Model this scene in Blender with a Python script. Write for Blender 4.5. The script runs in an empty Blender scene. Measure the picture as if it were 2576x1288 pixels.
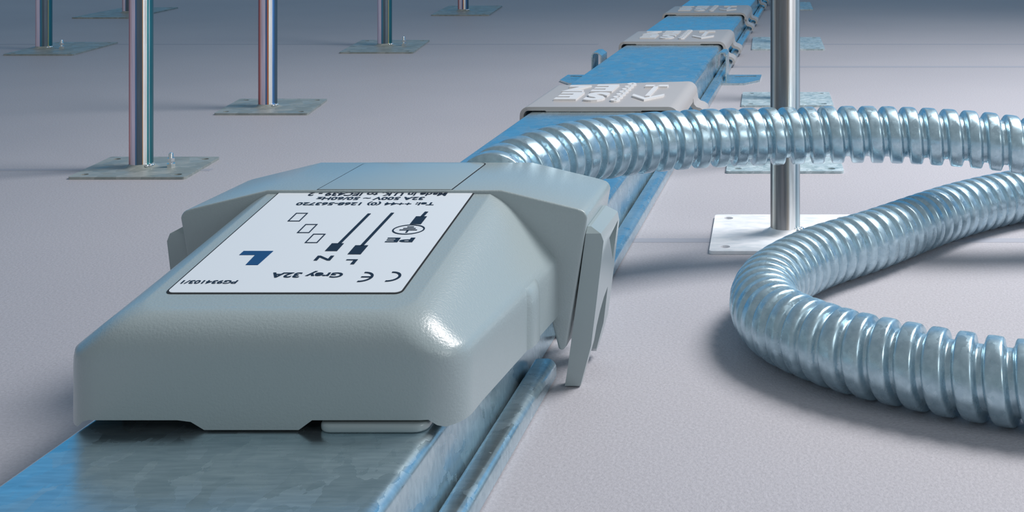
import bpy, bmesh, math, random
from mathutils import Vector, Matrix
from mathutils.geometry import tessellate_polygon

random.seed(7)
S = bpy.context.scene
COL = S.collection

# ---------------------------------------------------------------- camera
cam_d = bpy.data.cameras.new('camera')
cam_d.sensor_width = 36.0
cam_d.sensor_fit = 'HORIZONTAL'
cam_d.lens = 3000 / 2576 * 36.0
cam_d.shift_x = (1288 - 1990) / 2576
cam_d.shift_y = (-235 - 644) / 2576
cam_d.clip_start = 0.01
cam = bpy.data.objects.new('camera', cam_d)
cam.location = (0, 0, 0.25)
cam.rotation_euler = (math.pi / 2, 0, 0)
COL.objects.link(cam)
S.camera = cam

# ---------------------------------------------------------------- exposure
S.view_settings.view_transform = 'Standard'
S.view_settings.look = 'None'
S.view_settings.gamma = 1.0
S.view_settings.use_curve_mapping = False
S.view_settings.exposure = 0.0

# ---------------------------------------------------------------- world: blue studio horizon fading to a pale zenith
W = bpy.data.worlds.new('world')
S.world = W
W.use_nodes = True
wn = W.node_tree.nodes
wl = W.node_tree.links
for n in list(wn):
    wn.remove(n)
wo = wn.new('ShaderNodeOutputWorld')
wb = wn.new('ShaderNodeBackground')
tc = wn.new('ShaderNodeTexCoord')
sx = wn.new('ShaderNodeSeparateXYZ')
wl.new(tc.outputs['Generated'], sx.inputs[0])


def sky_ramp(stops):
    r = wn.new('ShaderNodeValToRGB')
    el = r.color_ramp.elements
    el[0].position, el[0].color = stops[0][0], (*stops[0][1], 1)
    el[1].position, el[1].color = stops[-1][0], (*stops[-1][1], 1)
    for p_, c_ in stops[1:-1]:
        e = el.new(p_)
        e.color = (*c_, 1)
    wl.new(sx.outputs['Z'], r.inputs[0])
    return r


# blue backdrop sweep behind the set, neutral studio on the camera side, both meeting in a pale zenith
ZEN = (0.33, 0.36, 0.40)
back = sky_ramp([(0.0, (0.085, 0.52, 1.0)), (0.40, (0.085, 0.52, 1.0)), (0.66, (0.28, 0.38, 0.48)), (0.97, ZEN)])
front = sky_ramp([(0.0, (0.52, 0.585, 0.61)), (0.5, (0.50, 0.55, 0.58)), (0.97, ZEN)])
mr = wn.new('ShaderNodeMapRange')
mr.interpolation_type = 'SMOOTHSTEP'
mr.inputs[1].default_value = -0.15
mr.inputs[2].default_value = 0.45
wl.new(sx.outputs['Y'], mr.inputs[0])
mx = wn.new('ShaderNodeMix')
mx.data_type = 'RGBA'
wl.new(mr.outputs[0], mx.inputs[0])
wl.new(front.outputs[0], mx.inputs[6])
wl.new(back.outputs[0], mx.inputs[7])
wl.new(mx.outputs[2], wb.inputs[0])
wl.new(wb.outputs[0], wo.inputs[0])
wb.inputs[1].default_value = 0.56


# ---------------------------------------------------------------- lamps
def area(name, loc, target, size, size_y, power, color):
    d = bpy.data.lights.new(name, 'AREA')
    d.shape = 'RECTANGLE'
    d.size = size
    d.size_y = size_y
    d.energy = power
    d.color = color
    o = bpy.data.objects.new(name, d)
    o.location = loc
    o.rotation_euler = (Vector(target) - Vector(loc)).to_track_quat('-Z', 'Y').to_euler()
    COL.objects.link(o)
    return o


key = area('softbox_key', (1.0, 1.32, 1.7), (0.50, 1.05, 0), 0.85, 0.85, 18.2, (1.0, 0.975, 0.965))
key.data.spread = math.radians(102)
area('softbox_fill', (1.3, -0.35, 0.75), (-0.05, 0.6, 0.05), 0.6, 0.6, 4.4, (0.95, 0.98, 1.0))


# ---------------------------------------------------------------- materials
def mat(name, base=(0.5, 0.5, 0.5), metal=0.0, rough=0.5, spec=0.5):
    m = bpy.data.materials.new(name)
    m.use_nodes = True
    b = m.node_tree.nodes['Principled BSDF']
    b.inputs['Base Color'].default_value = (*base, 1)
    b.inputs['Metallic'].default_value = metal
    b.inputs['Roughness'].default_value = rough
    b.inputs['Specular IOR Level'].default_value = spec
    return m, m.node_tree.nodes, m.node_tree.links, b


def noise(ns, ls, scale, detail=4.0, stretch=None, coord='Object', rough=0.55):
    t = ns.new('ShaderNodeTexCoord')
    mp = ns.new('ShaderNodeMapping')
    ls.new(t.outputs[coord], mp.inputs[0])
    if stretch:
        mp.inputs['Scale'].default_value = stretch
    n = ns.new('ShaderNodeTexNoise')
    n.inputs['Scale'].default_value = scale
    n.inputs['Detail'].default_value = detail
    n.inputs['Roughness'].default_value = rough
    ls.new(mp.outputs[0], n.inputs['Vector'])
    return n.outputs[0], mp


def ramp(ns, ls, src, stops):
    r = ns.new('ShaderNodeValToRGB')
    el = r.color_ramp.elements
    el[0].position, el[0].color = stops[0][0], (*stops[0][1], 1)
    el[1].position, el[1].color = stops[-1][0], (*stops[-1][1], 1)
    for p, c in stops[1:-1]:
        x = el.new(p)
        x.color = (*c, 1)
    ls.new(src, r.inputs[0])
    return r.outputs[0]


def bump(ns, ls, b, src, strength, dist):
    n = ns.new('ShaderNodeBump')
    n.inputs['Strength'].default_value = strength
    n.inputs['Distance'].default_value = dist
    ls.new(src, n.inputs['Height'])
    ls.new(n.outputs[0], b.inputs['Normal'])
    ls.new(n.outputs[0], b.inputs['Coat Normal'])


def mix_rgb(ns, ls, a, b, mode='MULTIPLY', fac=1.0):
    m = ns.new('ShaderNodeMix')
    m.data_type = 'RGBA'
    m.blend_type = mode
    m.inputs[0].default_value = fac
    ls.new(a, m.inputs[6])
    ls.new(b, m.inputs[7])
    return m.outputs[2]


# painted concrete floor
M_floor, ns, ls, b = mat('floor_paint', (0.5, 0.48, 0.52), 0, 0.62, 0.35)
n1, _ = noise(ns, ls, 2.2, 3)
c1 = ramp(ns, ls, n1, [(0.3, (0.455, 0.445, 0.485)), (0.7, (0.50, 0.485, 0.52))])
n2, _ = noise(ns, ls, 520, 3)
c2 = ramp(ns, ls, n2, [(0.35, (0.93, 0.93, 0.93)), (0.65, (1.05, 1.05, 1.05))])
ls.new(mix_rgb(ns, ls, c1, c2), b.inputs['Base Color'])
n3, _ = noise(ns, ls, 620, 2)
bump(ns, ls, b, n3, 0.35, 0.0012)
M_joint, ns, ls, b = mat('floor_joint', (0.385, 0.40, 0.46), 0, 0.7, 0.3)

# moulded grey-green plastic of the box, with a leather grain
M_box, ns, ls, b = mat('box_plastic', (0.37, 0.44, 0.455), 0, 0.32, 0.5)
b.inputs['Coat Weight'].default_value = 0.6
b.inputs['Coat Roughness'].default_value = 0.2
n1, _ = noise(ns, ls, 900, 3)
bump(ns, ls, b, n1, 0.30, 0.0006)
M_boxs, ns, ls, b = mat('box_plastic_smooth', (0.37, 0.44, 0.455), 0, 0.32, 0.5)
b.inputs['Coat Weight'].default_value = 0.6
b.inputs['Coat Roughness'].default_value = 0.2
M_dark, ns, ls, b = mat('dark_gap', (0.02, 0.022, 0.025), 0, 0.6, 0.3)

M_label, ns, ls, b = mat('label_film', (0.80, 0.85, 0.90), 0, 0.33, 0.5)
M_print, ns, ls, b = mat('label_ink', (0.012, 0.022, 0.045), 0, 0.4, 0.3)
M_blue, ns, ls, b = mat('label_blue_ink', (0.012, 0.07, 0.20), 0, 0.4, 0.3)

M_clip, ns, ls, b = mat('clip_plastic', (0.49, 0.465, 0.455), 0, 0.42, 0.4)
M_letter, ns, ls, b = mat('clip_lettering', (0.82, 0.81, 0.81), 0, 0.4, 0.4)


# galvanised steel
def galv(name, base_a, base_b, rough, spangle, stretch, streak=(1, 1, 1), metal=0.9, relief=0.10):
    m, ns, ls, b = mat(name, base_a, metal, rough)
    t = ns.new('ShaderNodeTexCoord')
    mp = ns.new('ShaderNodeMapping')
    mp.inputs['Scale'].default_value = stretch
    ls.new(t.outputs['Object'], mp.inputs[0])
    wv = ns.new('ShaderNodeTexNoise')
    wv.inputs['Scale'].default_value = spangle * 0.8
    wv.inputs['Detail'].default_value = 5
    ls.new(mp.outputs[0], wv.inputs['Vector'])
    ad = ns.new('ShaderNodeMix')
    ad.data_type = 'VECTOR'
    ad.inputs[0].default_value = 0.02
    ls.new(mp.outputs[0], ad.inputs[4])
    ls.new(wv.outputs[1], ad.inputs[5])
    v = ns.new('ShaderNodeTexVoronoi')
    v.inputs['Scale'].default_value = spangle
    ls.new(ad.outputs[1], v.inputs['Vector'])
    sp = ns.new('ShaderNodeSeparateColor')
    ls.new(v.outputs['Color'], sp.inputs[0])
    c1 = ramp(ns, ls, sp.outputs[0], [(0.1, base_a), (0.9, base_b)])
    st, _ = noise(ns, ls, 1.0, 5, streak)
    c2 = ramp(ns, ls, st, [(0.32, (0.82, 0.85, 0.87)), (0.7, (1.10, 1.08, 1.08))])
    ls.new(mix_rgb(ns, ls, c1, c2), b.inputs['Base Color'])
    rr = ns.new('ShaderNodeMapRange')
    rr.inputs[3].default_value = rough - 0.07
    rr.inputs[4].default_value = rough + 0.08
    ls.new(sp.outputs[1], rr.inputs[0])
    ls.new(rr.outputs[0], b.inputs['Roughness'])
    bump(ns, ls, b, st, relief, 0.0006)
    return m


M_track = galv('galvanised_track', (0.56, 0.70, 0.76), (0.63, 0.77, 0.82), 0.27, 110, (1.0, 0.6, 1.0), (70, 420, 200))
M_conduit = galv('galvanised_conduit', (0.46, 0.62, 0.70), (0.50, 0.66, 0.735), 0.30, 160, (1, 1, 1), (240, 240, 240), 0.75, 0.0)
M_bracket = galv('galvanised_bracket', (0.50, 0.62, 0.66), (0.62, 0.74, 0.78), 0.25, 120, (1, 1, 1), (300, 300, 300), 0.85)
M_plate_r = galv('mottled_plate', (0.42, 0.53, 0.55), (0.66, 0.76, 0.78), 0.42, 160, (1, 1, 1), (140, 60, 140), 0.2)
M_plate = galv('zinc_plate', (0.30, 0.335, 0.32), (0.40, 0.43, 0.41), 0.5, 70, (1, 1, 1), (90, 240, 90), 0.12)
M_plate_b = galv('bright_plate', (0.92, 0.93, 0.95), (0.97, 0.97, 0.98), 0.5, 60, (1, 1, 1), (80, 200, 80), 0.0)
M_bolt, ns, ls, b = mat('bolt_zinc', (0.8, 0.82, 0.84), 1, 0.22)


# polished tube with its reflections and highlights painted as coloured stripes, running lengthwise
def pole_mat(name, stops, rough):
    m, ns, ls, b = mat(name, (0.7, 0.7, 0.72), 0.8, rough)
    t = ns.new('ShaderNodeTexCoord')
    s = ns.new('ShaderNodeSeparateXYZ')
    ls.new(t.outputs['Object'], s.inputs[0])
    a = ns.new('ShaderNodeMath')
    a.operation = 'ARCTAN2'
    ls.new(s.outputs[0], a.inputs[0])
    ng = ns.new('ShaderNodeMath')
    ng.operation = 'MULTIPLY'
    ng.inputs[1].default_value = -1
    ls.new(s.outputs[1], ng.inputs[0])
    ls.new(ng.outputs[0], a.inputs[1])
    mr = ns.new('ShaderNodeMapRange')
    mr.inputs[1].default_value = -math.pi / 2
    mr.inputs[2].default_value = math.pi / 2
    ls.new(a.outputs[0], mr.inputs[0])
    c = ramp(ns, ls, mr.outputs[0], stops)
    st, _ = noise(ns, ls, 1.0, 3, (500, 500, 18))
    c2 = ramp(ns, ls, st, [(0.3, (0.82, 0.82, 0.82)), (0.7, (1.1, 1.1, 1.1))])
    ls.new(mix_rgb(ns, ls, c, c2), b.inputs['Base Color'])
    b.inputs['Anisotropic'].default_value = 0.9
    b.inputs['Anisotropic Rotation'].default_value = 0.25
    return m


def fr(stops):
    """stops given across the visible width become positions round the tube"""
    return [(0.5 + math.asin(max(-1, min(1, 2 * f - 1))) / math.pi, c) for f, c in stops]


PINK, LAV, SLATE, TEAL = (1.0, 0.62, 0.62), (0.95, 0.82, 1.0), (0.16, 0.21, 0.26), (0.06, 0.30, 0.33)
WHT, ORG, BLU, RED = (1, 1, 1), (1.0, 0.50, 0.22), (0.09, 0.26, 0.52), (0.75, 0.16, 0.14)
M_pole_a = pole_mat('painted_reflection_tube_a', fr([
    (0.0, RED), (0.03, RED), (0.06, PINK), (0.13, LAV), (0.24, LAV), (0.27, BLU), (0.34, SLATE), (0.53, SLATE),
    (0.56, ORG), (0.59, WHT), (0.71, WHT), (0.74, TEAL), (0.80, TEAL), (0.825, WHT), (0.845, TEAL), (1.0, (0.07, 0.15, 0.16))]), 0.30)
M_pole_b = pole_mat('painted_reflection_tube_b', fr([
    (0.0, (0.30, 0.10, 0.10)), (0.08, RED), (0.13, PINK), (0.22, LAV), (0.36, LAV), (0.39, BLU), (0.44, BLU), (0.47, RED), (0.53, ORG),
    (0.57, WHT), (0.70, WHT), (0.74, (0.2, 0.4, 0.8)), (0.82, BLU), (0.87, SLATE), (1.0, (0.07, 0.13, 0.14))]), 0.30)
M_pole_c = pole_mat('painted_reflection_tube_c', fr([
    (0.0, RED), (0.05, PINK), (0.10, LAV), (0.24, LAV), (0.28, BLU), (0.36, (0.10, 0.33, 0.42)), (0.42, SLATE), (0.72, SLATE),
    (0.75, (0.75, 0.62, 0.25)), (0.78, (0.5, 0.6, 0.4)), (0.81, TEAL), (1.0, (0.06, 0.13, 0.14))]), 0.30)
M_pole_r = pole_mat('steel_tube', fr([  # plain steel, with its white highlight and dark reflections painted in
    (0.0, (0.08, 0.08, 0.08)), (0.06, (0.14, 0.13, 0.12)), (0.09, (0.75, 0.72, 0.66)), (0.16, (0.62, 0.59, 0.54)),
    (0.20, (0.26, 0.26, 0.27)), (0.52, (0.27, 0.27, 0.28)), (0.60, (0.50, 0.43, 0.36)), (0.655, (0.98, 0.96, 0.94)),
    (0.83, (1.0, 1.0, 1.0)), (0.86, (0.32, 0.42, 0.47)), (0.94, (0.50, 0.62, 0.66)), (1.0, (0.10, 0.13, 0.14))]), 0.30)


# ---------------------------------------------------------------- mesh helpers
def thing(name, label, cat, loc, group=None):
    o = bpy.data.objects.new(name, None)
    o.empty_display_size = 0.02
    o.location = loc
    COL.objects.link(o)
    o['label'] = label
    o['category'] = cat
    if group:
        o['group'] = group
    return o


def obj(name, verts, faces, m, parent=None, smooth=None, bevel=None, label=None):
    me = bpy.data.meshes.new(name)
    off = Vector(parent_world(parent)) if parent else Vector((0, 0, 0))
    me.from_pydata([tuple(Vector(v) - off) for v in verts], [], faces)
    bm = bmesh.new()
    bm.from_mesh(me)
    bmesh.ops.remove_doubles(bm, verts=bm.verts, dist=1e-6)
    bmesh.ops.recalc_face_normals(bm, faces=bm.faces)
    bm.to_mesh(me)
    bm.free()
    me.materials.append(m)
    if smooth is not None:
        for p in me.polygons:
            p.use_smooth = True
        me.set_sharp_from_angle(angle=math.radians(smooth))
    o = bpy.data.objects.new(name, me)
    COL.objects.link(o)
    if parent:
        o.parent = parent
    if bevel:
        md = o.modifiers.new('bevel', 'BEVEL')
        md.width = bevel
        md.segments = 3
        md.limit_method = 'ANGLE'
        md.angle_limit = math.radians(35)
        md.harden_normals = False
        for p in me.polygons:
            p.use_smooth = True
    if label:
        o['label'] = label
    return o


def parent_world(o):
    v = Vector((0, 0, 0))
    while o:
        v += o.location
        o = o.parent
    return v


def structure(o):
    o['kind'] = 'structure'
    return o


class MB:
    def __init__(s):
        s.v, s.f = [], []

    def add(s, verts, faces):
        k = len(s.v)
        s.v += [tuple(x) for x in verts]
        s.f += [tuple(i + k for i in q) for q in faces]
        return s

    def poly(s, outer, holes, w0, w1, fn):
        """2D polygon with holes, given thickness between w0 and w1; fn maps (p, q, w) to 3D."""
        loops = [outer] + list(holes)
        flat = [p for lp in loops for p in lp]
        tris = tessellate_polygon([[Vector((p[0], p[1], 0)) for p in lp] for lp in loops])
        n = len(flat)
        vs = [fn(p[0], p[1], w0) for p in flat] + [fn(p[0], p[1], w1) for p in flat]
        fs = [tuple(t) for t in tris] + [tuple(i + n for i in reversed(t)) for t in tris]
        k = 0
        for lp in loops:
            m = len(lp)
            for i in range(m):
                a, b2 = k + i, k + (i + 1) % m
                fs.append((a, b2, b2 + n, a + n))
            k += m
        return s.add(vs, fs)

    def ngon(s, outer, w0, w1, fn):
        """convex-ish polygon kept as n-gons (bevels cleanly)"""
        n = len(outer)
        vs = [fn(p[0], p[1], w0) for p in outer] + [fn(p[0], p[1], w1) for p in outer]
        fs = [tuple(range(n)), tuple(range(2 * n - 1, n - 1, -1))]
        fs += [(i, (i + 1) % n, (i + 1) % n + n, i + n) for i in range(n)]
        return s.add(vs, fs)

    def lathe(s, prof, c, seg=32, cap=True):
        vs, fs = [], []
        for r, z in prof:
            for k in range(seg):
                a = 2 * math.pi * k / seg
                vs.append((c[0] + r * math.cos(a), c[1] + r * math.sin(a), c[2] + z))
        for j in range(len(prof) - 1):
            for k in range(seg):
                fs.append((j * seg + k, j * seg + (k + 1) % seg, (j + 1) * seg + (k + 1) % seg, (j + 1) * seg + k))
        if cap:
            fs.append(tuple(range(seg)))
            fs.append(tuple((len(prof) - 1) * seg + k for k in range(seg)))
        return s.add(vs, fs)

    def build(s, name, m, parent=None, **kw):
        return obj(name, s.v, s.f, m, parent, **kw)


def circle(cx, cy, rx, ry=None, n=16):
    ry = rx if ry is None else ry
    return [(cx + rx * math.cos(2 * math.pi * i / n), cy + ry * math.sin(2 * math.pi * i / n)) for i in range(n)]


def rrect(x0, x1, y0, y1, r, n=5):
    out = []
    for cx, cy, a0 in ((x1 - r, y1 - r, 0), (x0 + r, y1 - r, 90), (x0 + r, y0 + r, 180), (x1 - r, y0 + r, 270)):
        for i in range(n + 1):
            a = math.radians(a0 + 90 * i / n)
            out.append((cx + r * math.cos(a), cy + r * math.sin(a)))
    return out


def arc(cx, cy, r, a0, a1, n=6):
    return [(cx + r * math.cos(math.radians(a0 + (a1 - a0) * i / n)), cy + r * math.sin(math.radians(a0 + (a1 - a0) * i / n)))
            for i in range(n + 1)]


TK = 0.02667            # the trunking runs slightly to the right of straight ahead


def T(u, t, v):
    return Vector((u + TK * t, t, v))


# ---------------------------------------------------------------- floor
mb = MB()
mb.ngon([(-9, -1.5), (8, -1.5), (8, 14), (-9, 14)], -0.02, 0.0, lambda p, q, w: (p, q, w))
structure(mb.build('floor', M_floor))
for ji, (x0, x1, y, w) in enumerate(((-0.12, 1.2, 0.893, 0.011), (-2.2, -0.55, 1.132, 0.009), (-3, -0.35, 2.165, 0.014), (-0.3, 2, 2.165, 0.014), (-0.2, 2, 1.86, 0.02))):
    mb = MB()
    mb.ngon([(x0, y - w / 2), (x1, y - w / 2), (x1, y + w / 2), (x0, y + w / 2)], -0.001, 0.00015, lambda p, q, w_: (p, q, w_))
    structure(mb.build('trim_%d' % (ji + 1), M_joint))

# ---------------------------------------------------------------- trunking (powertrack)
UL, UR, VT = -0.3075, -0.1573, 0.036
FO = -0.1412            # outer edge of the right flange


def rail_lip(side):
    """profile of the rolled lip along the foot of the trunking"""
    a, b2 = -0.1535, FO
    pts = [(a, 0.0012), (b2, 0.0012), (b2, 0.0050)]
    pts += arc(b2 - 0.0050, 0.0055, 0.0050, 0, 90, 7)
    pts += arc(a + 0.0030, 0.0075, 0.0030, 90, 180, 4)
    if side < 0:
        m = UL + UR
        pts = [(m - p, q) for p, q in pts][::-1]
    return pts


track = thing('cable_trunking', 'long galvanised blue-sheened steel trunking running under the grey box into the distance', 'trunking', T((UL + UR) / 2, 0.3, 0))
prof = [(UL - 0.016 + 0.0105, 0.0015), (UL + 0.0035, 0.0022), (UL + 0.0008, 0.030)]
prof += arc(UL + 0.0055, VT - 0.0055, 0.0055, 180, 90, 6)
prof += [(UL + 0.03, VT), (UR - 0.03, VT)]
prof += arc(UR - 0.0060, VT - 0.0060, 0.0060, 90, 12, 7)
prof += [(UR + 0.0002, 0.028), (-0.1549, 0.0065), (-0.1545, 0.0015)]
mb = MB()
mb.ngon(prof, 0.30, 4.6, lambda p, q, w: T(p, w, q))
mb.build('casing', M_track, track, smooth=25)
for s in (1, -1):
    for t0, t1 in ((0.30, 0.632 if s > 0 else 0.610), (0.692, 4.6)):
        mb = MB()
        mb.ngon(rail_lip(s), t0, t1, lambda p, q, w: T(p, w, q))
        mb.build('side_rail', M_track, track, smooth=30)

# ---------------------------------------------------------------- grey tap-off box
UC = -0.230


def vtop(t):
    return 0.084 + (t - 0.512) * 0.162


box = thing('junction_box', 'grey plastic tap-off box with white printed label clamped on the steel trunking', 'box', T(UC, 0.56, VT))
TF, TB = 0.4857, 0.624


def outline(ins_s, ins_f, r, n=8, fl=1.0):
    """plan of the housing: (x, t) loop open at the back, starting back right"""
    def hw(t):
        return 0.0815 + (t - TF) * 0.085 * fl - ins_s
    tf = TF + ins_f
    pts = []
    for i in range(15):
        t = TB + (tf + r - TB) * i / 14
        pts.append((hw(t), t))
    cx = hw(tf + r) - r
    pts += arc(cx, tf + r, r, 0, -90, n)[1:]
    m = 24
    for i in range(1, m):
        pts.append((cx - 2 * cx * i / m, tf))
    pts += arc(-cx, tf + r, r, -90, -180, n)
    for i in range(1, 15):
        t = tf + r + (TB - tf - r) * i / 14
        pts.append((-hw(t), t))
    return pts


def vbottom(x, t):
    if t > TF + 0.020:
        return 0.0378
    k = (t - TF) / 0.02

    def tab(a, b2, e=0.003):      # 1 inside a..b, 0 outside, sloped flanks
        return max(0.0, min(1.0, (x - a) / e, (b2 - x) / e))
    n1 = tab(-0.0745, -0.0250)
    n2 = tab(0.0185, 0.0735)
    return 0.0368 + 0.0040 * max(n1, n2) + 0.0006 * k


levels = []
levels.append((0.0, 0.0, 0.017, None))
levels.append((0.0, 0.0, 0.017, 0.0500))
levels.append((0.0, 0.0, 0.017, 0.0600))
levels.append((0.0002, 0.0, 0.017, 0.0640))
for k in range(15):
    f = math.sin(k / 14 * math.pi / 2)
    levels.append((0.0008 + 0.0175 * f + 0.0055 * f ** 9, 0.0125 * (1 - math.sqrt(max(0.0, 1 - f * f))), 0.017 - 0.006 * f, ('s', f)))
levels.append((0.0248, 0.0145, 0.0100, ('s', 1.0)))
rows = []
mb = MB()
for ins_s, ins_f, r, v in levels:
    row = []
    for x, t in outline(ins_s, ins_f, r, 8, 1.0 - v[1] if isinstance(v, tuple) else 1.0):
        if v is None:
            h = vbottom(x, t)
        elif isinstance(v, tuple):
            f = v[1]
            h = 0.0668 + (vtop(t) - 0.0668) * f
        else:
            h = v
        row.append(T(UC + x, t, h))
    rows.append(row)
n = len(rows[0])
vs = [p for r_ in rows for p in r_]
fs = []
for j in range(len(rows) - 1):
    for i in range(n - 1):
        fs.append((j * n + i, j * n + i + 1, (j + 1) * n + i + 1, (j + 1) * n + i))
# top deck: bridge left and right halves of the last loop
last = (len(rows) - 1) * n
h = n // 2
for i in range(h):
    a, b2, c, d = last + i, last + i + 1, last + n - 2 - i, last + n - 1 - i
    if b2 == c:
        fs.append((a, b2, d))
    else:
        fs.append((a, b2, c, d))
mb.add(vs, fs)
mb.build('housing', M_box, box, smooth=60)
# vertical rib low on each side of the housing
for s in (1, -1):
    mb = MB()
    t0 = 0.578
    pl = [(t0 - 0.0105, -0.002), (t0 - 0.007, 0.0016), (t0 - 0.003, 0.0026), (t0 + 0.003, 0.0026), (t0 + 0.007, 0.0016), (t0 + 0.0105, -0.002)]
    vs, fs = [], []
    hs = [(0.0382, 0.8), (0.058, 0.8), (0.0635, 0.6), (0.0665, 0.15), (0.0680, -0.6)]
    for v, k in hs:
        for t, d in pl:
            hw = 0.0815 + (t - TF) * 0.085 - max(0.0, v - 0.066) * 0.65
            vs.append(T(UC + s * (hw + (d * k if d > 0 else d)), t, v))
    m = len(pl)
    for j in range(len(hs) - 1):
        for i in range(m - 1):
            fs.append((j * m + i, j * m + i + 1, (j + 1) * m + i + 1, (j + 1) * m + i))
    fs.append(tuple(range(m)))
    mb.add(vs, fs)
    mb.build('rib', M_box, box, smooth=70)
# black plate added for the shade in the gap under the housing
mb = MB()
mb.ngon(rrect(-0.066, 0.066, TF + 0.012, 0.675, 0.008), 0.0362, 0.0405, lambda p, q, w: T(UC + p, q, w))
mb.build('shade_plate', M_dark, box, label='black plate standing for the shade under the grey box')
# satin release bar showing in the right notch of the front edge
mb = MB()
mb.ngon(rrect(0.0245, 0.0690, TF - 0.0018, TF + 0.016, 0.0055), 0.0361, 0.0397, lambda p, q, w: T(UC + p, q, w))
mb.build('release_bar', M_boxs, box, bevel=0.0012, label='rounded release bar under the front edge')

# cross-wing behind the label
WC = -0.2275
TW0, TW1 = 0.618, 0.686
half = [(0.0605, 0.1030), (0.1000, 0.0934)] + arc(0.1005, 0.0880, 0.0050, 80, 5, 4) + [(0.1040, 0.0800), (0.0945, 0.0220), (0.0925, 0.0198), (0.0905, 0.0205), (0.0860, 0.0385)]
wing = [(x, v) for x, v in half] + [(-x, v) for x, v in reversed(half)]
mb = MB()
mb.ngon(wing, TW0, TW1, lambda p, q, w: T(WC + p, w, q))
mb.build('clamp_wing', M_box, box, bevel=0.0011)

# thin lid let into the top of the wing
lid = [(-0.0345, 0.6190), (0.0345, 0.6190)] + arc(0.0295, 0.679, 0.005, 0, 90, 5) + arc(-0.0295, 0.679, 0.005, 90, 180, 5)
mb = MB()
mb.ngon(lid, 0.1025, 0.10335, lambda p, q, w: T(WC + p, q, w))
mb.build('lid', M_boxs, box, bevel=0.0002)
mb = MB()
gr = [(p * 1.022, q if q < 0.64 else q + 0.0007) for p, q in lid]
mb.ngon(gr, 0.1025, 0.10308, lambda p, q, w: T(WC + p, q, w))
mb.build('lid_groove', M_dark, box, label='thin dark groove round the lid')

# latch levers on both flanks
def interp(tab, v):
    for (v0, x0), (v1, x1) in zip(tab, tab[1:]):
        if v <= v1:
            return x0 + (x1 - x0) * max(0, (v - v0)) / (v1 - v0)
    return tab[-1][1]


xo = [(0.0, 0.1012), (0.0216, 0.1070), (0.046, 0.1100), (0.076, 0.1135), (0.0800, 0.1120), (0.0835, 0.1055)]
xi = [(0.0, 0.0932), (0.008, 0.0945), (0.0826, 0.1046), (0.09, 0.1050)]
lev = [(0.620, 0.0008), (0.6262, 0.0008), (0.6272, 0.012), (0.6282, 0.0216), (0.6310, 0.0285), (0.637, 0.0345), (0.645, 0.0390), (0.6545, 0.0415),
       (0.6550, 0.034), (0.6552, 0.0216), (0.6555, 0.0070), (0.6590, 0.0045), (0.6650, 0.0055), (0.6680, 0.0120), (0.6690, 0.0216), (0.6695, 0.034), (0.6695, 0.046), (0.6695, 0.060),
       (0.6695, 0.074), (0.6690, 0.0790), (0.6665, 0.0830), (0.623, 0.0830), (0.620, 0.0800), (0.620, 0.076), (0.620, 0.060), (0.620, 0.046), (0.620, 0.034), (0.620, 0.0216), (0.620, 0.008)]
win = [(0.6390, 0.0725), (0.6640, 0.0755), (0.6615, 0.0545)]
for s in (1, -1):
    mb = MB()
    mb.poly(lev, [win], 0, 1, lambda t, v, w: T(WC + s * (interp(xo, v) if w > 0.5 else interp(xi, v)), t, v))
    mb.build('latch_lever', M_boxs, box, smooth=28)
    mb = MB()          # web behind the triangular window, joins lever to wing
    mb.ngon([(0.0985, 0.050), (0.1055, 0.056), (0.1062, 0.079), (0.1000, 0.081)], 0.628, 0.6675, lambda p, q, w: T(WC + s * p, w, q))
    mb.build('lever_hinge', M_boxs, box, smooth=28)

# label plate with its print
LX0, LX1, LB = -0.0518, 0.0485, 0.1085


def Lm(a, b2, h=0.0):
    return T(UC + a, 0.512 + b2, vtop(0.512 + b2) + h)


mb = MB()
mb.ngon(rrect(LX0 - 0.0008, LX1 + 0.0008, -0.0008, LB + 0.0008, 0.0030), -0.0012, 0.00022, lambda p, q, w: Lm(p, q, w))
fr = mb.build('label_recess', M_dark, box)
fr['label'] = 'thin dark groove round the label'
mb = MB()
mb.ngon(rrect(LX0, LX1, 0, LB, 0.0026), -0.001, 0.00045, lambda p, q, w: Lm(p, q, w))
label = mb.build('label', M_label, box, label='white printed rating label')


def glyphs(text, bold=0.0, ext=0.0):
    c = bpy.data.curves.new('glyph', 'FONT')
    c.body = text
    c.size = 1.0
    c.offset = bold
    c.extrude = ext
    c.resolution_u = 3
    o = bpy.data.objects.new('glyph', c)
    COL.objects.link(o)
    dg = bpy.context.evaluated_depsgraph_get()
    me = bpy.data.meshes.new_from_object(o.evaluated_get(dg))
    vs = [v.co.copy() for v in me.vertices]
    fs = [tuple(p.vertices) for p in me.polygons]
    bpy.data.objects.remove(o)
    bpy.data.meshes.remove(me)
    bpy.data.curves.remove(c)
    xs = [v.x for v in vs]
    ys = [v.y for v in vs]
    x0, x1, y0, y1 = min(xs), max(xs), min(ys), max(ys)
    return [((v.x - x0) / (x1 - x0), (v.y - y0) / (y1 - y0), v.z) for v in vs], fs


PH = 0.00062


def print_text(mb, text, a0, a1, b0, b1, bold=0.03):
    vs, fs = glyphs(text, bold)
    mb.add([Lm(a1 - x * (a1 - a0), b1 - y * (b1 - b0), PH) for x, y, z in vs], fs)


def flat(mb, pts):
    mb.poly(pts, [], 0.0004, PH, lambda p, q, w: Lm(p, q, w))


def bar(mb, p0, p1, w):
    d = (Vector(p1) - Vector(p0)).normalized()
    nrm = Vector((-d.y, d.x)) * w / 2
    q0, q1 = Vector(p0), Vector(p1)
    flat(mb, [tuple(q0 + nrm), tuple(q0 - nrm), tuple(q1 - nrm), tuple(q1 + nrm)])


def ring(mb, outer, inner):
    mb.poly(outer, [inner], 0.0004, PH, lambda p, q, w: Lm(p, q, w))


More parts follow.
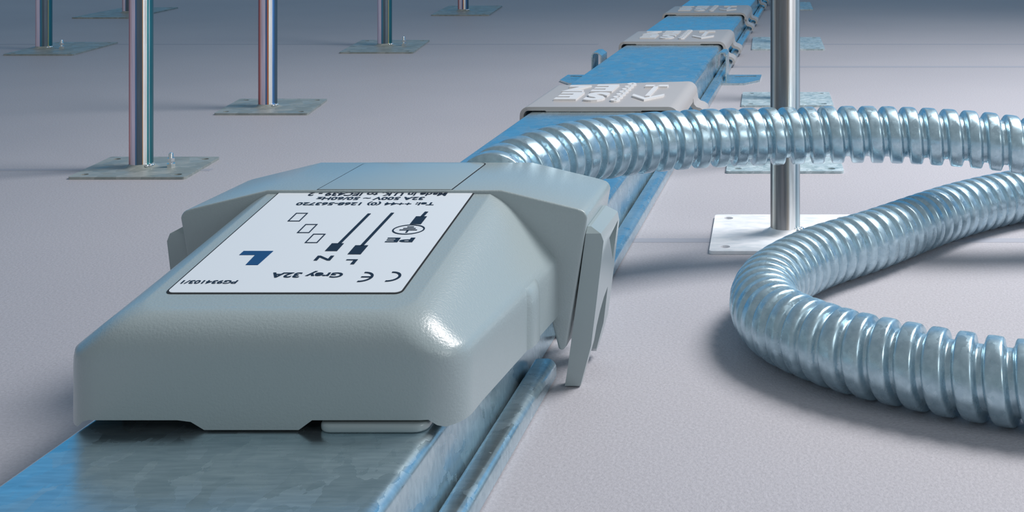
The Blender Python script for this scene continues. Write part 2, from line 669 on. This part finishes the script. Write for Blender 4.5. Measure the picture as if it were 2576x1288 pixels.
mb = MB()
print_text(mb, 'Made in U.K. to IEC439 - 2', -0.0359, 0.0357, 0.1020, 0.1068)
print_text(mb, '32A 500V ~ 50/60Hz', -0.0294, 0.0258, 0.0968, 0.1006)
print_text(mb, 'Tel: ++44 (0) 1268-563720', -0.0366, 0.0333, 0.0902, 0.0948)
print_text(mb, 'PE', 0.0240, 0.0371, 0.0482, 0.0530, 0.03)
print_text(mb, 'N', -0.0013, 0.0063, 0.0294, 0.0342, 0.03)
print_text(mb, 'L', 0.0134, 0.0186, 0.0257, 0.0306, 0.03)
print_text(mb, 'Grey 32A', -0.0141, 0.0177, 0.0130, 0.0192, 0.03)
print_text(mb, 'PG934103/1', -0.0500, -0.0259, 0.0074, 0.0106, 0.03)
for a0, b0 in ((-0.0319, 0.0712), (-0.0216, 0.0582), (-0.0132, 0.0474)):
    ring(mb, [(a0, b0), (a0 + 0.0060, b0), (a0 + 0.0060, b0 + 0.0098), (a0, b0 + 0.0098)],
         [(a0 + 0.0006, b0 + 0.0007), (a0 + 0.0054, b0 + 0.0007), (a0 + 0.0054, b0 + 0.0091), (a0 + 0.0006, b0 + 0.0091)])
bar(mb, (0.0048, 0.0803), (0.0034, 0.0465), 0.0016)
flat(mb, [(-0.0001, 0.0390), (0.0055, 0.0390), (0.0055, 0.0470), (-0.0001, 0.0470)])
bar(mb, (0.0160, 0.0812), (0.0148, 0.0440), 0.0016)
flat(mb, [(0.0117, 0.0357), (0.0177, 0.0357), (0.0177, 0.0449), (0.0117, 0.0449)])
bar(mb, (0.0325, 0.0825), (0.0320, 0.0760), 0.0017)
flat(mb, [(0.0291, 0.0680), (0.0345, 0.0680), (0.0345, 0.0770), (0.0291, 0.0770)])
ring(mb, circle(0.0306, 0.0620, 0.0077, 0.0055, 28), circle(0.0306, 0.0620, 0.0070, 0.0047, 28))
bar(mb, (0.0306, 0.0585), (0.0306, 0.0615), 0.0009)
bar(mb, (0.0264, 0.0615), (0.0348, 0.0615), 0.0008)
bar(mb, (0.0276, 0.0632), (0.0336, 0.0632), 0.0008)
bar(mb, (0.0290, 0.0649), (0.0322, 0.0649), 0.0008)


def open_arc(mb, cx, cy, r, w):
    o_ = arc(cx, cy, r, -95, 95, 14)
    i_ = arc(cx, cy, r - w, 95, -95, 14)
    mb.poly([(cx + (p - cx) * 1.05, q) for p, q in o_ + i_], [], 0.0004, PH, lambda p, q, w_: Lm(p, q, w_))


open_arc(mb, 0.0268, 0.0137, 0.0047, 0.0011)
bar(mb, (0.0265, 0.0137), (0.0308, 0.0137), 0.0010)
open_arc(mb, 0.0389, 0.0140, 0.0047, 0.0011)
mb.build('label_print', M_print, label, label='dark printed text and wiring symbols')
mb = MB()
flat(mb, [(-0.0300, 0.0251), (-0.0245, 0.0251), (-0.0239, 0.0390), (-0.0376, 0.0390), (-0.0377, 0.0350), (-0.0304, 0.0350)])
mb.build('printed_letter', M_blue, label, label='large dark blue printed letter')


# ---------------------------------------------------------------- clips along the trunking
clip_group = 'grey clips along the trunking'


def make_clip(t0, dep, lab):
    CO = T(UC, t0, 0)
    root = thing('trunking_clip', lab, 'clip', CO, clip_group)
    F = lambda p, q, w: T(p, t0 + w, q)
    uo_l, uo_r, vo = -0.3160, -0.1500, 0.0412
    th = 0.0040
    outer = [(uo_l, 0.0118), (uo_l, 0.030)] + arc(uo_l + 0.009, vo - 0.009, 0.009, 180, 90, 6) + arc(uo_r - 0.011, vo - 0.011, 0.011, 90, 0, 7) + [(uo_r, 0.024)]
    inner = [(uo_r - th, 0.024)] + arc(uo_r - 0.011, vo - 0.011, 0.011 - th, 0, 90, 7) + arc(uo_l + 0.009, vo - 0.009, 0.009 - th, 90, 180, 6) + [(uo_l + th, 0.030), (uo_l + th, 0.0118)]
    sec = outer + inner
    n = len(sec)
    mb = MB()
    vs, fs = [], []
    k = len(outer)
    # plan: the far left corner is cut back
    for w in (0.0, dep * 0.78, dep):
        for i, (p, q) in enumerate(sec):
            wl_ = w
            if p < -0.300 and w > dep * 0.5:
                wl_ = w - (0.030 if w > dep * 0.9 else 0.012)
            vs.append(F(p, q, wl_))
    for j in range(2):
        for i in range(n):
            fs.append((j * n + i, j * n + (i + 1) % n, (j + 1) * n + (i + 1) % n, (j + 1) * n + i))
    for j in (0, 2):
        for i in range(k - 1):
            fs.append((j * n + i, j * n + i + 1, j * n + n - 2 - i, j * n + n - 1 - i))
    mb.add(vs, fs)
    mb.build('cover', M_clip, root, smooth=40)
    # stepped lip below the front edge
    mb = MB()
    mb.ngon([(-0.3085, 0.0400), (-0.3085, 0.0374), (-0.290, 0.0374), (-0.288, 0.0364), (-0.190, 0.0364), (-0.188, 0.0376), (-0.160, 0.0376), (-0.160, 0.0400)], -0.0003, 0.004, F)
    mb.build('front_lip', M_clip, root)
    # flared buttress on the right shoulder, then two feet that curl out over the rail
    for w0, w1 in ((0.0, dep * 0.22), (dep * 0.74, dep)):
        o_ = [(uo_r, 0.029), (uo_r + 0.0012, 0.020)] + arc(uo_r + 0.0075, 0.0175, 0.0055, 180, 250, 4)[:0]
        o_ = [(uo_r + 0.0003, 0.028), (uo_r + 0.0012, 0.0215), (uo_r + 0.0040, 0.0185), (uo_r + 0.0085, 0.0172), (uo_r + 0.0125, 0.0145), (uo_r + 0.0140, 0.0100), (uo_r + 0.0132, 0.0055)]
        i_ = [(uo_r + 0.0105, 0.0062), (uo_r + 0.0105, 0.0098), (uo_r + 0.0090, 0.0125), (uo_r + 0.0060, 0.0138), (uo_r + 0.0010, 0.0148), (uo_r - 0.0026, 0.0190), (uo_r - 0.0038, 0.028)]
        mb = MB()
        m = len(o_)
        vs = [F(p, q, w) for w in (w0, w1) for p, q in o_ + i_]
        fs = []
        for i in range(m - 1):
            fs.append((i, i + 1, 2 * m - 2 - i, 2 * m - 1 - i))
            fs.append((2 * m + i, 2 * m + i + 1, 4 * m - 2 - i, 4 * m - 1 - i))
        for i in range(2 * m):
            fs.append((i, (i + 1) % (2 * m), (i + 1) % (2 * m) + 2 * m, i + 2 * m))
        mb.add(vs, fs)
        mb.build('hook', M_clip, root, smooth=50)
    # raised marks
    H0, H1 = vo - 0.0005, vo + 0.0020
    D = dep / 0.18

    def raised(mb, text, u0, u1, w0, w1, bold=0.05):
        vs, fs = glyphs(text, bold, 0.5)
        mb.add([F(u1 - x * (u1 - u0), H0 + (z + 0.5) * (H1 - H0), w1 - y * (w1 - w0)) for x, y, z in vs], fs)
    mb = MB()
    raised(mb, 'E', -0.2900, -0.2655, 0.038 * D, 0.086 * D)
    raised(mb, 'Z', -0.2930, -0.2675, 0.092 * D, 0.136 * D)
    raised(mb, 'S', -0.2590, -0.2360, 0.032 * D, 0.086 * D)
    raised(mb, 'E', -0.2610, -0.2365, 0.092 * D, 0.142 * D)
    for i in range(7):
        w = (0.030 + 0.0185 * i) * D
        mb.poly(circle(-0.2230, w + 0.007 * D, 0.0052, 0.0085 * D, 12), [circle(-0.2230, w + 0.007 * D, 0.0022, 0.004 * D, 8)], H0, H1, lambda p, q, z: F(p, z, q))
    mb.build('raised_lettering', M_letter, root, label='raised white lettering on the clip')
    mb = MB()
    for poly in ([(-0.1945, 0.060 * D), (-0.1895, 0.060 * D), (-0.1895, 0.140 * D), (-0.1945, 0.140 * D)],
                 [(-0.2050, 0.128 * D), (-0.1790, 0.128 * D), (-0.1790, 0.140 * D), (-0.2050, 0.140 * D)],
                 [(-0.1920, 0.036 * D), (-0.1750, 0.062 * D), (-0.1750, 0.074 * D), (-0.1920, 0.048 * D), (-0.2090, 0.074 * D), (-0.2090, 0.062 * D)]):
        mb.poly(poly, [], H0, H1, lambda p, q, z: F(p, z, q))
    mb.build('raised_arrow', M_letter, root, label='raised arrow pointing along the trunking')
    return root


def copy_tree(o, parent=None):
    c = o.copy()
    COL.objects.link(c)
    if parent:
        c.parent = parent
    for ch in o.children:
        copy_tree(ch, c)
    return c


proto = make_clip(1.243, 0.182, 'grey plastic clip nearest the grey box, right behind the flexible conduit')
for t0, lab in ((1.845, 'second grey plastic clip along the trunking, just behind the floor bracket'),
                (2.345, 'third grey plastic clip along the trunking, beyond the bracket'),
                (2.86, 'farthest grey plastic clip on the trunking, cut by the top picture edge')):
    c = copy_tree(proto)
    c.location = T(UC, t0, 0)
    c['label'] = lab

# ---------------------------------------------------------------- floor bracket straddling the trunking
br = thing('floor_bracket', 'galvanised steel floor bracket with slotted feet straddling the trunking', 'bracket', T(UC, 1.70, 0))
mb = MB()
foot_r = [(-0.1465, 1.668), (-0.110, 1.668), (-0.0900, 1.700), (-0.0900, 1.752), (-0.1465, 1.752)]
slot_r = [(-0.128, 1.728), (-0.097, 1.734), (-0.097, 1.742), (-0.128, 1.736)]
foot_l = [(UL + UR - p, q) for p, q in foot_r][::-1]
slot_l = [(UL + UR - p, q) for p, q in slot_r][::-1]
for f_, s_ in ((foot_r, slot_r), (foot_l, slot_l)):
    mb = MB()
    mb.poly(f_, [s_], 0.0, 0.0030, T)
    for_name = mb.build('foot', M_bracket, br)
for s in (1, -1):
    X = (lambda u: u) if s > 0 else (lambda u: UL + UR - u)
    mb = MB()
    mb.ngon([(X(-0.1382), 0.0025), (X(-0.1364), 0.0025), (X(-0.1364), 0.0395), (X(-0.1382), 0.0395)], 1.690, 1.735, lambda p, q, w: T(p, w, q))
    mb.build('upright', M_bracket, br, bevel=0.0005)
    mb = MB()
    pts = [(X(-0.1364), 0.0395), (X(-0.1392), 0.0430), (X(-0.1450), 0.0430), (X(-0.1510), 0.0385), (X(-0.1510), 0.0200), (X(-0.1492), 0.0200), (X(-0.1492), 0.0378), (X(-0.1443), 0.0412), (X(-0.1400), 0.0412), (X(-0.1382), 0.0390)]
    mb.poly(pts, [], 1.692, 1.733, lambda p, q, w: T(p, w, q))
    mb.build('spring_tab', M_bracket, br, smooth=30)

# ---------------------------------------------------------------- pedestals
grp = 'steel pedestal poles on square base plates'


def pedestal(x, y, px0, px1, py0, py1, r, lab, pm, plm, bolt=False, skew=0.0, holes=True, lean=0.0):
    root = thing('pedestal', lab, 'pedestal', (x, y, 0), grp)
    k = (px1 - px0) / 0.11
    th = 0.0024 * k
    hr = 0.0036 * k
    e_ = 0.011 * k
    mb = MB()
    outer = rrect(px0, px1, py0, py1, 0.003 * k, 3)
    hs = [circle(cx, cy, hr, hr, 12) for cx in (px0 + e_, px1 - e_) for cy in (py0 + e_, py1 - e_)] if holes else []
    mb.poly(outer, hs, 0.0, th, lambda p, q, w: (p + skew * (q - y), q, w))
    mb.build('base_plate', plm, root)
    mb = MB()
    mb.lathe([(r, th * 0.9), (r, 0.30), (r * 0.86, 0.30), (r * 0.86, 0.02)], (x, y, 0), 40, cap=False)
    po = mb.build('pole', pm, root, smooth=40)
    po.rotation_euler.z = -math.atan2(x, y)      # turns the painted reflection stripes to face the camera
    mb = MB()
    mb.lathe([(r * 1.55, th), (r * 1.25, th + r * 0.08), (r * 1.08, th + r * 0.22), (r * 1.0, th + r * 0.34)], (x, y, 0), 36, cap=False)
    mb.build('weld_bead', plm, root, smooth=60)
    mb = MB()
    for a, rr in ((-38, 0.17), (-22, 0.2), (-8, 0.15)):
        a = math.radians(a)
        c = (x + r * 1.12 * math.cos(a), y + r * 1.12 * math.sin(a), th + r * 0.2)
        prof = [(max(1e-5, r * rr * 1.2 * math.sin(math.pi * j / 6)), -r * rr * math.cos(math.pi * j / 6)) for j in range(7)]
        mb.lathe(prof, c, 10, cap=False)
    mb.build('weld_spatter', M_bolt, root, smooth=80)
    if bolt:
        bx, by = x + 0.030 * k, y - 0.002
        mb = MB()
        mb.lathe([(0.0021 * k, th), (0.0021 * k, 0.0150 * k), (0.0014 * k, 0.0162 * k)], (bx, by, 0), 14)
        st = mb.build('stud', M_bolt, root, smooth=40, label='threaded stud with nut on the plate')
        mb = MB()
        mb.lathe([(0.0040 * k, th), (0.0040 * k, th + 0.0036 * k)], (bx, by, 0), 6)
        mb.lathe([(0.0034 * k, th + 0.0058 * k), (0.0034 * k, th + 0.0088 * k)], (bx, by, 0), 6)
        mb.build('nut', M_bolt, st)
    return root


def G(px, py):
    y = 750 / (py + 235)
    return ((px - 1990) * y / 3000, y)


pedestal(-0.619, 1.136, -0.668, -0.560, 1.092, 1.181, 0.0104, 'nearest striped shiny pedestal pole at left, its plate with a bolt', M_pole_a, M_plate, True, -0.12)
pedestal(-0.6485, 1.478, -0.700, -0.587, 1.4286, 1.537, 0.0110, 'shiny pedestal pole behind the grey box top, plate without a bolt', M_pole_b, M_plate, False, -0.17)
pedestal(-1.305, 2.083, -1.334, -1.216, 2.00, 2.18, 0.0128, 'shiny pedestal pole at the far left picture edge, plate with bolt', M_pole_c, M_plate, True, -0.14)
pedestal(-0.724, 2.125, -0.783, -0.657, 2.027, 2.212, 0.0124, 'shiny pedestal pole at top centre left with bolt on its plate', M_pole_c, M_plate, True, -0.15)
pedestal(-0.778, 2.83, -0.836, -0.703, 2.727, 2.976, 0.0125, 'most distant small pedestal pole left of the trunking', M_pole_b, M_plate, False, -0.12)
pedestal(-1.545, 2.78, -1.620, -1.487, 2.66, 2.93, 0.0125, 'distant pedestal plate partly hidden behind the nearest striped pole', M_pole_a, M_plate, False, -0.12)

row = [(-0.0045, 0.909, -0.0600, 0.0520, 0.857, 0.959, 0.0113, 'thick steel pedestal pole standing behind the conduit loop on a bright white plate', M_plate_b),
       (-0.0065, 1.170, -0.0620, 0.0485, 1.116, 1.225, 0.0108, 'pedestal whose plate shows just below the upper conduit strand', M_plate_r),
       (-0.0065, 1.540, -0.0634, 0.0520, 1.485, 1.592, 0.0112, 'pedestal with rough mottled plate just above the upper conduit strand', M_plate_r),
       (-0.0068, 2.160, -0.0704, 0.0573, 2.072, 2.26, 0.0122, 'pedestal with bluish plate level with the trunking bracket', M_plate_r),
       (0.0, 2.980, -0.0515, 0.0517, 2.874, 3.10, 0.0122, 'farthest pedestal of the right row, small plate at the top edge', M_plate_r)]
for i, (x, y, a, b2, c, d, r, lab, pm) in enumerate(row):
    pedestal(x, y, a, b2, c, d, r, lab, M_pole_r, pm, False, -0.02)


# ---------------------------------------------------------------- flexible metal conduit
def P(px, py, z):
    return Vector(((px - 1990) * z / 3000, z, 0.25 - (py + 235) * z / 3000))


def PF(px, py, v=0.0208):
    z = (0.25 - v) * 3000 / (py + 235)
    return Vector(((px - 1990) * z / 3000, z, v))


ctrl = [Vector((-0.1740, 0.6895, 0.0872)), Vector((-0.1734, 0.6960, 0.0877)), Vector((-0.1700, 0.7100, 0.0893)), Vector((-0.1595, 0.728, 0.0915)),
        Vector((-0.1393, 0.760, 0.0927)), Vector((-0.1093, 0.800, 0.0903)), Vector((-0.0692, 0.830, 0.0882)), Vector((-0.0086, 0.855, 0.0856)),
        Vector((0.0606, 0.865, 0.0848)), Vector((0.1240, 0.865, 0.0819)), Vector((0.1691, 0.862, 0.0773)), Vector((0.2200, 0.866, 0.0690)),
        Vector((0.2560, 0.882, 0.0560)), Vector((0.2720, 0.912, 0.0400)), Vector((0.2650, 0.945, 0.0270)), Vector((0.2330, 0.962, 0.0215))]
ctrl += [PF(*p) for p in ((2576, 490), (2400, 531), (2200, 602), (2040, 655), (1932, 725), (1948, 804), (2105, 874), (2310, 922), (2500, 955), (2700, 980), (2900, 1000), (3100, 1010))]


def catmull(pts, n=24):
    out = []
    q = [pts[0] * 2 - pts[1]] + pts + [pts[-1] * 2 - pts[-2]]
    for i in range(1, len(q) - 2):
        p0, p1, p2, p3 = q[i - 1:i + 3]
        for k in range(n):
            u = k / n
            out.append(0.5 * ((2 * p1) + (p2 - p0) * u + (2 * p0 - 5 * p1 + 4 * p2 - p3) * u * u + (3 * p1 - p0 - 3 * p2 + p3) * u ** 3))
    out.append(pts[-1].copy())
    return out


def resample(pts, step):
    out = [pts[0]]
    acc = 0.0
    for a, b2 in zip(pts, pts[1:]):
        L = (b2 - a).length
        d = step - acc
        while d <= L:
            out.append(a.lerp(b2, d / L))
            d += step
        acc = (acc + L) % step if L > 0 else acc
    return out


PITCH = 0.0146
R1 = 0.0204
NR = 20
path = catmull(ctrl)
for _ in range(6):
    path = [path[0]] + [(path[i - 1] + path[i] * 2 + path[i + 1]) / 4 for i in range(1, len(path) - 1)] + [path[-1]]
path = resample(path, PITCH / NR)


def ease(a, b2, x):
    x = max(0.0, min(1.0, (x - a) / (b2 - a)))
    return x * x * (3 - 2 * x)


# the interlocked strip is stretched open on the upper strand and pushed together round the bend
i_right = max(range(len(path) // 2), key=lambda i: path[i].x)
i_left = min(range(len(path) // 2, len(path)), key=lambda i: path[i].x)
tight, phase = [], [0.0]
for i, p in enumerate(path):
    if i < i_right - 160:
        c = 0.0
    elif i < i_left:
        c = ease(i_right - 160, i_right + 120, i) * 0.75 + 0.25 * ease(i_left - 300, i_left, i)
    else:
        c = 1.0 - ease(i_left + 20, i_left + 230, i)
    tight.append(c)
    phase.append(phase[-1] + (PITCH / NR) / (PITCH - 0.0042 * c))


def band(f, c):
    """radius over one pitch: broad band with rounded edges, then a sunken groove"""
    f %= 1.0
    w = 0.64 + 0.14 * c
    r0 = 0.0156 + 0.0016 * c
    if f < w:
        g = f / w
        edge = min(g, 1 - g)
        return R1 - (0.0010 + 0.0006 * c) * max(0.0, 1 - edge / (0.13 + 0.12 * c)) ** 2 - 0.0003 * (2 * g - 1) ** 2
    g = (f - w) / (1 - w)
    edge = min(g, 1 - g)
    return r0 + (R1 - 0.0013 - 0.0006 * c - r0) * max(0.0, 1 - edge / (0.16 + 0.2 * c)) ** 1.1


SEG = 48
vs, fs = [], []
up = Vector((0, 0, 1))
tan0 = (path[1] - path[0]).normalized()
nrm = (up - tan0 * up.dot(tan0)).normalized()
for i, p in enumerate(path):
    t_ = (path[min(i + 1, len(path) - 1)] - path[max(i - 1, 0)]).normalized()
    nrm = (nrm - t_ * nrm.dot(t_)).normalized()
    bn = t_.cross(nrm)
    for k in range(SEG):
        a = 2 * math.pi * k / SEG
        r = band(phase[i] - k / SEG, tight[i])
        vs.append(p + nrm * (r * math.cos(a)) + bn * (r * math.sin(a)))
for i in range(len(path) - 1):
    for k in range(SEG):
        fs.append((i * SEG + k, i * SEG + (k + 1) % SEG, (i + 1) * SEG + (k + 1) % SEG, (i + 1) * SEG + k))
fs.append(tuple(range(SEG)))
fs.append(tuple((len(path) - 1) * SEG + k for k in range(SEG)))
cd = obj('flexible_conduit', vs, fs, M_conduit, None, smooth=75)
cd['label'] = 'thick spiral-ribbed galvanised flexible conduit looping from the box across the floor'
cd['category'] = 'conduit'
